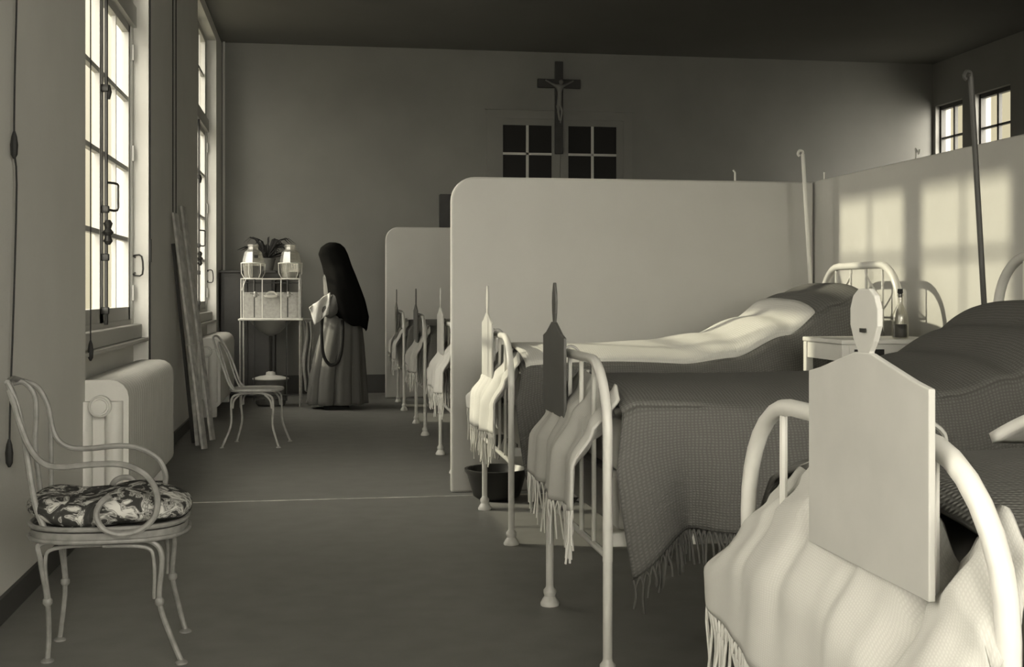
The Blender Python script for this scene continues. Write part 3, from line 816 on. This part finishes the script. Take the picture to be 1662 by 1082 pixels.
# ------------------------------------------------------------------ cabinet and plant behind the washstand
cb0, cb1 = XW+.03, AY(446, 439, 13.7).x
cab = thing('cabinet', 'dark cupboard in the far left corner behind the washstand', 'cabinet', ((cb0+cb1)/2, 13.9, 0))
bm = new(); bx(bm, cb0, cb1, 13.72, 14.17, .04, 1.37, .004); bx(bm, cb0-.015, cb1+.015, 13.70, 14.17, 1.37, 1.395, .004); obj('body', bm, M_dwood, cab, smooth=False)
for (a, b) in ((cb0+.03, (cb0+cb1)/2-.005), ((cb0+cb1)/2+.005, cb1-.03)):
    bm = new(); bx(bm, a, b, 13.703, 13.72, .08, 1.33, .004); d = obj('door', bm, M_dwood, cab, smooth=False)
    bm = new(); bx(bm, b-.04, b-.02, 13.69, 13.704, .7, .78); obj('handle', bm, M_dark, d, smooth=False)
pp = Vector((AY(434, 430, 13.9).x, 13.9, 1.395))
pl = thing('potted_plant', 'dark leafy plant spreading behind the two glass jars', 'plant', pp)
bm = new(); lathe(bm, [(.06, 0), (.085, .12), (.092, .12), (.092, .14), (.08, .14), (.076, .11)], pp, 16); obj('pot', bm, M_pot, pl)
for k in range(46):
    rg = random.Random(k+300); a = rg.uniform(0, 2*PI); L = rg.uniform(.16, .36); up = rg.uniform(.06, .26)
    d = Vector((math.cos(a), math.sin(a)*.35, 0)); s = Vector((-math.sin(a), math.cos(a), .4)).normalized(); bm = new()
    wd = rg.uniform(.008, .022)
    P = [pp+Vector((0, 0, .12))+d*L*t+Vector((0, 0, up*math.sin(t*2.3)*1.0)) for t in (0, .25, .5, .75, 1)]
    Wd = [.004, wd, wd*1.2, wd, .002]
    vs = [(bm.verts.new(p+s*w), bm.verts.new(p+Vector((0, 0, -w*.4))), bm.verts.new(p-s*w)) for p, w in zip(P, Wd)]
    for A, B in zip(vs, vs[1:]):
        bm.faces.new((A[0], A[1], B[1], B[0])); bm.faces.new((A[1], A[2], B[2], B[1]))
    obj('leaf', bm, M_leaf, pl, solid=.0012)

# ------------------------------------------------------------------ washstand
WY0, WY1 = 12.55, 12.95
def WX(px): return AY(px, 500, WY0).x
def WZ(py): return AY(440, py, WY0).z
wl, wr = WX(388), WX(490)
ws = thing('washstand', 'pale metal washstand with enamel splashback and two jar cradles near the back wall', 'washstand', ((wl+wr)/2, (WY0+WY1)/2, 0))
zt = WZ(517); zu = WZ(452)
for (x, y, z1) in ((wl, WY0, zt), (wr-.03, WY0, zt), (wl+.01, WY1-.02, zu), (wr-.02, WY1-.02, zu)):
    bm = new(); tube(bm, [(x+.01, y+.01, 0), (x+.01, y+.01, z1)], .009, 8); obj('leg', bm, M_wire, ws)
bm = new(); bx(bm, wl-.01, wr+.01, WY0-.01, WY1, zt-.018, zt, .004); obj('table_top', bm, M_white, ws, smooth=False)
bm = new(); bx(bm, wl+.02, wr-.03, WY1-.10, WY1-.085, zt, WZ(474), .003); obj('splashback', bm, M_wire, ws, smooth=False)
bm = new(); bx(bm, wr-.03, wr-.01, WY0+.02, WY1-.02, zt, WZ(470)); bx(bm, wr-.035, wr-.012, WY1-.12, WY1-.03, zt, zu+.05); obj('side_panel', bm, M_wire, ws, smooth=False)
bm = new()   # upper frame
YU = WY0+.22
tube(bm, [(wl, YU, zu), (wr-.02, YU, zu)], .006, 6); tube(bm, [(wl, WY1-.02, zu), (wr-.02, WY1-.02, zu)], .006, 6)
for px in (389, 424, 455, 485):
    tube(bm, [(WX(px), YU, zu), (WX(px), YU, zt)], .005, 6)
    tube(bm, [(WX(px), YU, zu), (WX(px), WY1-.02, zu)], .005, 6)
tube(bm, [(WX(397), YU, zu), (WX(390), YU, zu-.12)], .005, 6)
obj('upper_frame', bm, M_white, ws)
bm = new(); tube(bm, [(WX(393), YU+.03, zu-.04), (WX(485), YU+.03, zu-.04)], .007, 6); obj('rail', bm, M_dark, ws)
for px in (411, 466):      # taps with drop pipes
    bm = new(); x = WX(px)
    tube(bm, [(x, YU-.0, zu-.005), (x, YU-.01, zu-.13)], .010, 8); tube(bm, [(x+.0, YU-.015, zu-.19), (x, YU-.015, zt+.01)], .006, 6)
    obj('drop_pipe', bm, M_dark, ws)
    bm = new(); lathe(bm, [(.01, -.03), (.022, -.02), (.022, .01), (.012, .03)], (x+.01, YU-.02, zu-.16), 10)
    tube(bm, [(x-.04, YU-.03, zu-.145), (x+.05, YU-.03, zu-.165)], .009, 6); obj('tap', bm, M_grey, ws)
bm = new(); x = WX(438)
lathe(bm, [(.015, 0), (.06, .005), (.075, .025), (.07, .025), (.055, .01), (.01, .008)], (x, YU+.03, WZ(483)), 14); tube(bm, [(x-.05, YU+.04, WZ(478)), (x-.02, YU+.06, WZ(474)), (x+.03, YU+.06, WZ(474)), (x+.06, YU+.04, WZ(478))], .009, 6, smooth=3); obj('soap_dish', bm, M_white, ws)
bm = new(); lathe(bm, [(.02, -.16), (.10, -.12), (.20, -.02), (.21, 0)], (x, (WY0+WY1)/2, zt-.02), 20); obj('basin', bm, M_grey, ws)
bm = new(); tube(bm, [(x, (WY0+WY1)/2, zt-.16), (x, (WY0+WY1)/2, .35)], .016, 8); obj('drain_pipe', bm, M_dark, ws)
bm = new()
for px in (412, 465): tube(bm, [(WX(px), WY0+.06, zt-.02), (WX(px), WY0+.06, .06)], .006, 6)
tube(bm, [(WX(412), WY0+.06, .07), (WX(465), WY0+.06, .07)], .006, 6); tube(bm, [(wl+.01, WY0+.01, .12), (wr-.02, WY0+.01, .12)], .006, 6)
obj('rod', bm, M_dark, ws)
bk_ = thing('bucket', 'squat pail with a pale rim and lid under the washstand', 'bucket', (x, 12.75, 0))
bm = new(); lathe(bm, [(.13, 0), (.15, .02), (.17, .27), (.165, .27), (.14, .02)], (x, 12.75, 0), 20, cap=False); obj('pail', bm, M_boardd, bk_)
bm = new(); lathe(bm, [(.185, .27), (.185, .28), (.12, .30), (.05, .31), (.045, .34), (.02, .35)], (x, 12.75, 0), 20); obj('lid', bm, M_white, bk_)
# jars in wire cradles
def jar(px, lab, dark):
    c = Vector((WX(px), YU+.10, zu+.008))
    j = thing('glass_jar', lab, 'jar', c, 'ribbed glass jars on the washstand')
    bm = new(); n = 24
    prof = [(.075, 0), (.088, .01), (.108, .16), (.104, .19), (.085, .27), (.052, .295), (.05, .325), (.056, .33), (.056, .345)]
    lathe(bm, prof, c, 8); obj('glass', bm, M_jar, j, smooth=False)
    if dark:
        bm = new(); lathe(bm, [(.070, .008), (.084, .012), (.100, .12), (.10, .125)], c, 8); obj('liquid', bm, M_liquid, j, smooth=False)
        bm = new(); bx(bm, c.x+.015, c.x+.055, c.y-.096, c.y-.088, .205+c.z, .235+c.z); obj('label', bm, M_black, j, smooth=False)
    else:
        bm = new(); lathe(bm, [(.070, .008), (.084, .012), (.092, .06), (.09, .065)], c, 8); obj('liquid', bm, M_grey, j, smooth=False)
    k = thing('jar_cradle', 'white wire cradle holding the %s jar on the washstand' % ('left' if dark else 'right'), 'cradle', (c.x, c.y, zu))
    bm = new(); m = 20
    tube(bm, [(c.x+.122*math.cos(2*PI*i/m), c.y+.122*math.sin(2*PI*i/m), c.z+.155) for i in range(m)], .005, 6, closed=True)
    tube(bm, [(c.x+.09*math.cos(2*PI*i/m), c.y+.09*math.sin(2*PI*i/m), c.z-.002) for i in range(m)], .004, 6, closed=True)
    for i in range(6):
        a = 2*PI*i/6+.2
        tube(bm, [(c.x+.09*math.cos(a), c.y+.09*math.sin(a), c.z), (c.x+.118*math.cos(a), c.y+.118*math.sin(a), c.z+.05), (c.x+.122*math.cos(a), c.y+.122*math.sin(a), c.z+.155)], .0045, 6)
    obj('wire', bm, M_white, k)
jar(408, 'left glass jar with dark contents and small black label on the washstand', True)
jar(470, 'right glass jar, clear, standing on the washstand beside the nun', False)
bm = new(); x = WX(438); bx(bm, x-.085, x+.085, YU+.12, YU+.22, zu-.01+.012, zu+.065, .015)
single('small_box', bm, M_dwood, 'small dark box between the two glass jars', 'box', (x, YU+.17, zu))
# towel over a bar on the right side of the stand
tw = thing('towel', 'wrinkled patterned towel hanging from the right side of the washstand', 'towel', (WX(494), WY0+.1, .3))
def tf(u, v):
    z = .88-.72*v-.03*math.sin(u*3)
    xx = WX(489)+.02+u*.085*(1+.2*v)+.012*math.sin(v*8)
    return Vector((xx, WY0+.08+.035*math.sin(u*14+v*3)+.03*v, z))
bm = new(); grid(bm, tf, 24, 30); obj('cloth', bm, M_linen, tw, solid=.006); tw.children[0].data.materials[0] = M_wire
bm = new(); tube(bm, [(WX(485), WY0+.08, .885), (WX(508), WY0+.08, .885)], .007, 6); obj('towel_bar', bm, M_wire, ws)
# dark board on the back wall beside partition
d0, d1 = AY(714, 315, YB-.1), AY(760, 370, YB-.1)
bm = new(); bx(bm, d0.x, d1.x, YB-.12, YB, d1.z, d0.z, .006)
single('wall_box', bm, M_dwood, 'dark box on the back wall peeping out left of the large partition', 'box', ((d0.x+d1.x)/2, YB-.06, d1.z), smooth=False)

# ------------------------------------------------------------------ the nun
NY = 12.38
def nx(px): return AY(px, 500, NY).x
def nz(py): return AY(550, py, NY).z
nun = thing('person', 'nun in black veil and grey habit, bending over the washstand', 'person', (nx(553), NY, 0))
hc = Vector((nx(539), NY, nz(421)))
px_, sh = nx(556), nx(549)
J = [(px_, NY, .86), (nx(554), NY, 1.05), (sh, NY, 1.24), (nx(541), NY, 1.37), (hc.x+.02, NY, hc.z-.04)]
Ed = [(0, 1), (1, 2), (2, 3), (3, 4)]; Ra = [.13, .115, .12, .05, .055]
def add(p, par, r): J.append(p); Ed.append((par, len(J)-1)); Ra.append(r); return len(J)-1
for s in (-1, 1):
    hpt = add((px_, NY+s*.09, .80), 0, .09); kn = add((px_-.02, NY+s*.10, .44), hpt, .06); an = add((px_+.02, NY+s*.10, .09), kn, .035); add((px_-.12, NY+s*.11, .035), an, .03)
    s1 = add((sh-.01, NY+s*.16, 1.26), 2, .06); el = add((nx(540), NY+s*.20, .99), s1, .042); wr_ = add((nx(520), NY+s*.11, .97), el, .028)
    pm = add((nx(516), NY+s*.09, .965), wr_, .026)
    for k in range(4):
        a = add((nx(511), NY+s*.09+(k-1.5)*.017, .955-abs(k-1.5)*.002), pm, .009); b = add((nx(511)-.030+abs(k-1.6)*.005, NY+s*.088+(k-1.5)*.018, .938), a, .008)
    th = add((nx(515), NY+s*.05, .972), pm, .010); add((nx(513), NY+s*.035, .962), th, .009)
bm = skin_mesh(J, Ed, Ra, 1)
bm2 = new()
def hf(u, v):
    a = u*2*PI; b = (v-.5)*PI
    x = .095*math.cos(b)*math.cos(a); y = .075*math.cos(b)*math.sin(a); z = .12*math.sin(b)
    if z < 0: x *= 1-.15*abs(z)/.12; y *= 1-.3*abs(z)/.12
    # facing -x : nose, eye sockets, lips, chin
    d = Vector((x, y, z))
    if x < 0:
        d.x -= .022*math.exp(-(y/.012)**2-((z+.012)/.02)**2)
        for e in (-.03, .03): d.x += .012*math.exp(-((y-e)/.014)**2-((z-.01)/.012)**2)
        d.x -= .006*math.exp(-(y/.022)**2-((z+.052)/.008)**2)
        d.x -= .008*math.exp(-(y/.02)**2-((z+.09)/.02)**2)
    return d
vs = grid(bm, lambda u, v: hc+Matrix.Rotation(-.45, 3, 'Y') @ hf(u, v), 40, 30, True)
obj('body', bm, M_skin, nun)
bm = new()
for s in (-1, 1):
    bmesh.ops.create_uvsphere(bm, u_segments=10, v_segments=8, radius=.011, matrix=Matrix.Translation(hc+Matrix.Rotation(-.45, 3, 'Y') @ Vector((-.072, s*.03, .012))))
obj('eyes', bm, M_dark, nun)
def ringpts(cx_, cy_, z, rx, ry, folds=0, amp=0, ph=0):
    return lambda u: Vector((cx_+(rx+amp*math.sin(u*2*PI*folds+ph))*math.cos(u*2*PI), cy_+(ry+amp*math.sin(u*2*PI*folds+ph))*math.sin(u*2*PI), z))
def loftf(rows):
    # rows (z,cx,rx,ry,amp)
    def f(u, v):
        k = v*(len(rows)-1); i = min(int(k), len(rows)-2); t = k-i
        A, B = rows[i], rows[i+1]; r = [a+(b-a)*t for a, b in zip(A, B)]
        a = u*2*PI; am = r[4]*(math.sin(a*9+1)+.5*math.sin(a*17+2))
        return Vector((r[1]+(r[2]+am)*math.cos(a), NY+(r[3]+am)*math.sin(a), r[0]))
    return f
rows = [(.045, nx(547), .285, .26, .022), (.30, nx(548), .265, .245, .018), (.62, nx(552), .225, .22, .012), (.86, nx(556), .18, .19, .006), (1.0, nx(556), .155, .17, .003), (1.15, nx(552), .16, .19, .002), (1.30, nx(546), .13, .17, 0), (1.36, nx(542), .08, .10, 0)]
bm = new(); grid(bm, loftf(rows), 96, 42, True); obj('habit', bm, M_habit, nun, solid=.006)
bm = new()
for s in (-1, 1):
    tube(bm, [(sh+.06, NY+s*.16, 1.22), (nx(551), NY+s*.19, 1.12), (nx(538), NY+s*.20, 1.0), (nx(531), NY+s*.17, .965)], [.075, .075], 14, smooth=5)
obj('sleeve', bm, M_habit, nun)
bm = new()
for s in (-1, 1):
    tube(bm, [(nx(534), NY+s*.19, 1.02), (nx(527), NY+s*.165, .99), (nx(518), NY+s*.115, .97)], [.062, .04], 14, smooth=5)
obj('cuff', bm, M_linen, nun)
# veil : over head, falling down the back to the hips, open at the front
def XC(a, b): return (nx(a)+nx(b))/2, (nx(b)-nx(a))/2
vr = []
for y_, a_, b_, ry_ in ((394, 534, 545, .03), (396, 529, 552, .075), (402, 521, 559, .105), (412, 517, 564, .12), (430, 523, 570, .16), (447, 527, 577, .25), (468, 530, 585, .31), (490, 532, 593, .32), (508, 536, 598, .31), (522, 544, 595, .27)):
    c_, r_ = XC(a_, b_); vr.append((nz(y_), c_, r_, ry_))
def vf(u, v):
    k = v*(len(vr)-1); i = min(int(k), len(vr)-2); t = k-i
    A, B = vr[i], vr[i+1]; z, cx_, rx, ry = [a+(b-a)*t for a, b in zip(A, B)]
    op = .10+.16*max(0, v-.3)/.7
    a = -PI+op+(2*PI-2*op)*u                          # open towards -x
    am = .010*math.sin(a*9)*max(0, v-.3)
    w = max(0, v-.75)/.25
    return Vector((cx_+(rx+am)*math.cos(a), NY+(ry+am)*math.sin(a), z+.05*w*(1-math.cos(a))/2-.08*w*(1+math.cos(a))/2+.015*w*math.sin(a*5)))
bm = new(); grid(bm, vf, 70, 44); obj('veil', bm, M_veil, nun, solid=.008)
def wf(u, v):
    a = u*2*PI
    r_ = .06+.05*v
    return Vector((nx(540)+.0+.02*v+r_*math.cos(a), NY+r_*1.05*math.sin(a), nz(440)-.17*v))
bm = new(); grid(bm, wf, 32, 8, True); obj('wimple', bm, M_linen, nun, solid=.005)
# rosary loop on camera side
bm = new(); pr = [AY(a, b, NY-.235) for a, b in ((523, 515), (522, 545), (525, 575), (533, 590), (541, 592), (549, 586), (554, 570), (556, 545), (556, 520))]
tube(bm, [Vector((p.x, p.y+(.035 if k in (0, 8) else 0), p.z)) for k, p in enumerate(pr)], .016, 8, smooth=5); obj('rosary', bm, M_black, nun)
for s in (-1, 1):
    bm = new(); c = Vector((px_-.06, NY+s*.10, .0))
    def shf(u, v):
        a = u*2*PI; b = v*PI/2
        return Vector((c.x+.13*math.cos(a)*math.cos(b), c.y+.05*math.sin(a)*math.cos(b), .06*math.sin(b)))
    grid(bm, shf, 20, 6, True); obj('shoe', bm, M_black, nun)
# white cloth in her hands
A = [AY(502, 499, NY-.20), AY(536, 474, NY-.24), AY(534, 508, NY-.25), AY(511, 527, NY-.22)]
def hcf(u, v):
    p = (A[0]*(1-u)+A[1]*u)*(1-v)+(A[3]*(1-u)+A[2]*u)*v
    return p+Vector((0, .02*math.sin(u*9+v*4)-.0, .004*math.sin(u*12)))
bm = new(); grid(bm, hcf, 16, 16)
tag(obj('folded_cloth', bm, M_linen, solid=.012), 'white cloth held in the nun\'s hands above the basin', 'cloth')
o = bpy.data.objects['folded_cloth']; b0 = A[3].copy()
for v in o.data.vertices: v.co -= b0
o.location = b0

# ------------------------------------------------------------------ light
world = bpy.data.worlds.new('sky'); S.world = world; world.use_nodes = True
nt = world.node_tree; nt.nodes.clear()
out = nt.nodes.new('ShaderNodeOutputWorld'); bg = nt.nodes.new('ShaderNodeBackground'); tc = nt.nodes.new('ShaderNodeTexCoord')
sun_dir = Vector((1, -.327, -.506)).normalized()         # travel direction
tos = -sun_dir
vm = nt.nodes.new('ShaderNodeVectorMath'); vm.operation = 'DOT_PRODUCT'; vm.inputs[1].default_value = Vector((-1, .0, .55)).normalized()
nt.links.new(tc.outputs['Generated'], vm.inputs[0])
m1 = nt.nodes.new('ShaderNodeMath'); m1.operation = 'MAXIMUM'; m1.inputs[1].default_value = 0; nt.links.new(vm.outputs['Value'], m1.inputs[0])
m2 = nt.nodes.new('ShaderNodeMath'); m2.operation = 'POWER'; m2.inputs[1].default_value = 2.0; nt.links.new(m1.outputs[0], m2.inputs[0])
def node(op, a, b, c=None):
    n = nt.nodes.new('ShaderNodeMath'); n.operation = op
    for k, q in enumerate((a, b, c)):
        if q is None: continue
        if isinstance(q, (int, float)): n.inputs[k].default_value = q
        else: nt.links.new(q, n.inputs[k])
    return n.outputs[0]
sep = nt.nodes.new('ShaderNodeSeparateXYZ'); nt.links.new(tc.outputs['Generated'], sep.inputs[0])
el = node('MAXIMUM', node('MINIMUM', node('MULTIPLY_ADD', sep.outputs['Z'], 3.0, .25), 1.0), .12)
west = node('MULTIPLY', node('MULTIPLY', m2.outputs[0], el), 9.0)
vb = nt.nodes.new('ShaderNodeVectorMath'); vb.operation = 'DOT_PRODUCT'; vb.inputs[1].default_value = Vector((.5, -1, .35)).normalized()
nt.links.new(tc.outputs['Generated'], vb.inputs[0])
south = node('MULTIPLY', node('POWER', node('MAXIMUM', vb.outputs['Value'], 0.0), 4.0), 30.0)
lobes = node('ADD', west, south)
def sky(s_, col):
    c = nt.nodes.new('ShaderNodeVectorMath'); c.operation = 'SCALE'; c.inputs[0].default_value = col
    if isinstance(s_, (int, float)): c.inputs['Scale'].default_value = s_
    else: nt.links.new(s_, c.inputs['Scale'])
    return c.outputs[0]
ad = nt.nodes.new('ShaderNodeVectorMath'); ad.operation = 'ADD'
nt.links.new(sky(lobes, (1, .962, .94)), ad.inputs[0]); nt.links.new(sky(.70, (1, .91, .68)), ad.inputs[1])
nt.links.new(ad.outputs[0], bg.inputs['Color']); bg.inputs['Strength'].default_value = 1
nt.links.new(bg.outputs[0], out.inputs['Surface'])
sl = bpy.data.lights.new('sun', 'SUN'); sl.energy = 3.9; sl.angle = math.radians(1.2); sl.color = (1, .95, .80)
so = bpy.data.objects.new('sun', sl); C.objects.link(so); so.rotation_euler = sun_dir.to_track_quat('-Z', 'Y').to_euler(); so.location = (-6, 10, 6)

# ------------------------------------------------------------------ camera
cd = bpy.data.cameras.new('camera'); co = bpy.data.objects.new('camera', cd); C.objects.link(co)
cd.sensor_fit = 'HORIZONTAL'; cd.sensor_width = 36; cd.lens = F/1662*36
cd.shift_y = -66/1662
cd.clip_start = .05
co.location = (0, 0, H); co.rotation_euler = (PI/2, 0, -YAW)
S.camera = co
S.view_settings.view_transform = 'Standard'; S.view_settings.look = 'None'
S.view_settings.gamma = 1; S.view_settings.use_curve_mapping = False
S.view_settings.exposure = 0.2
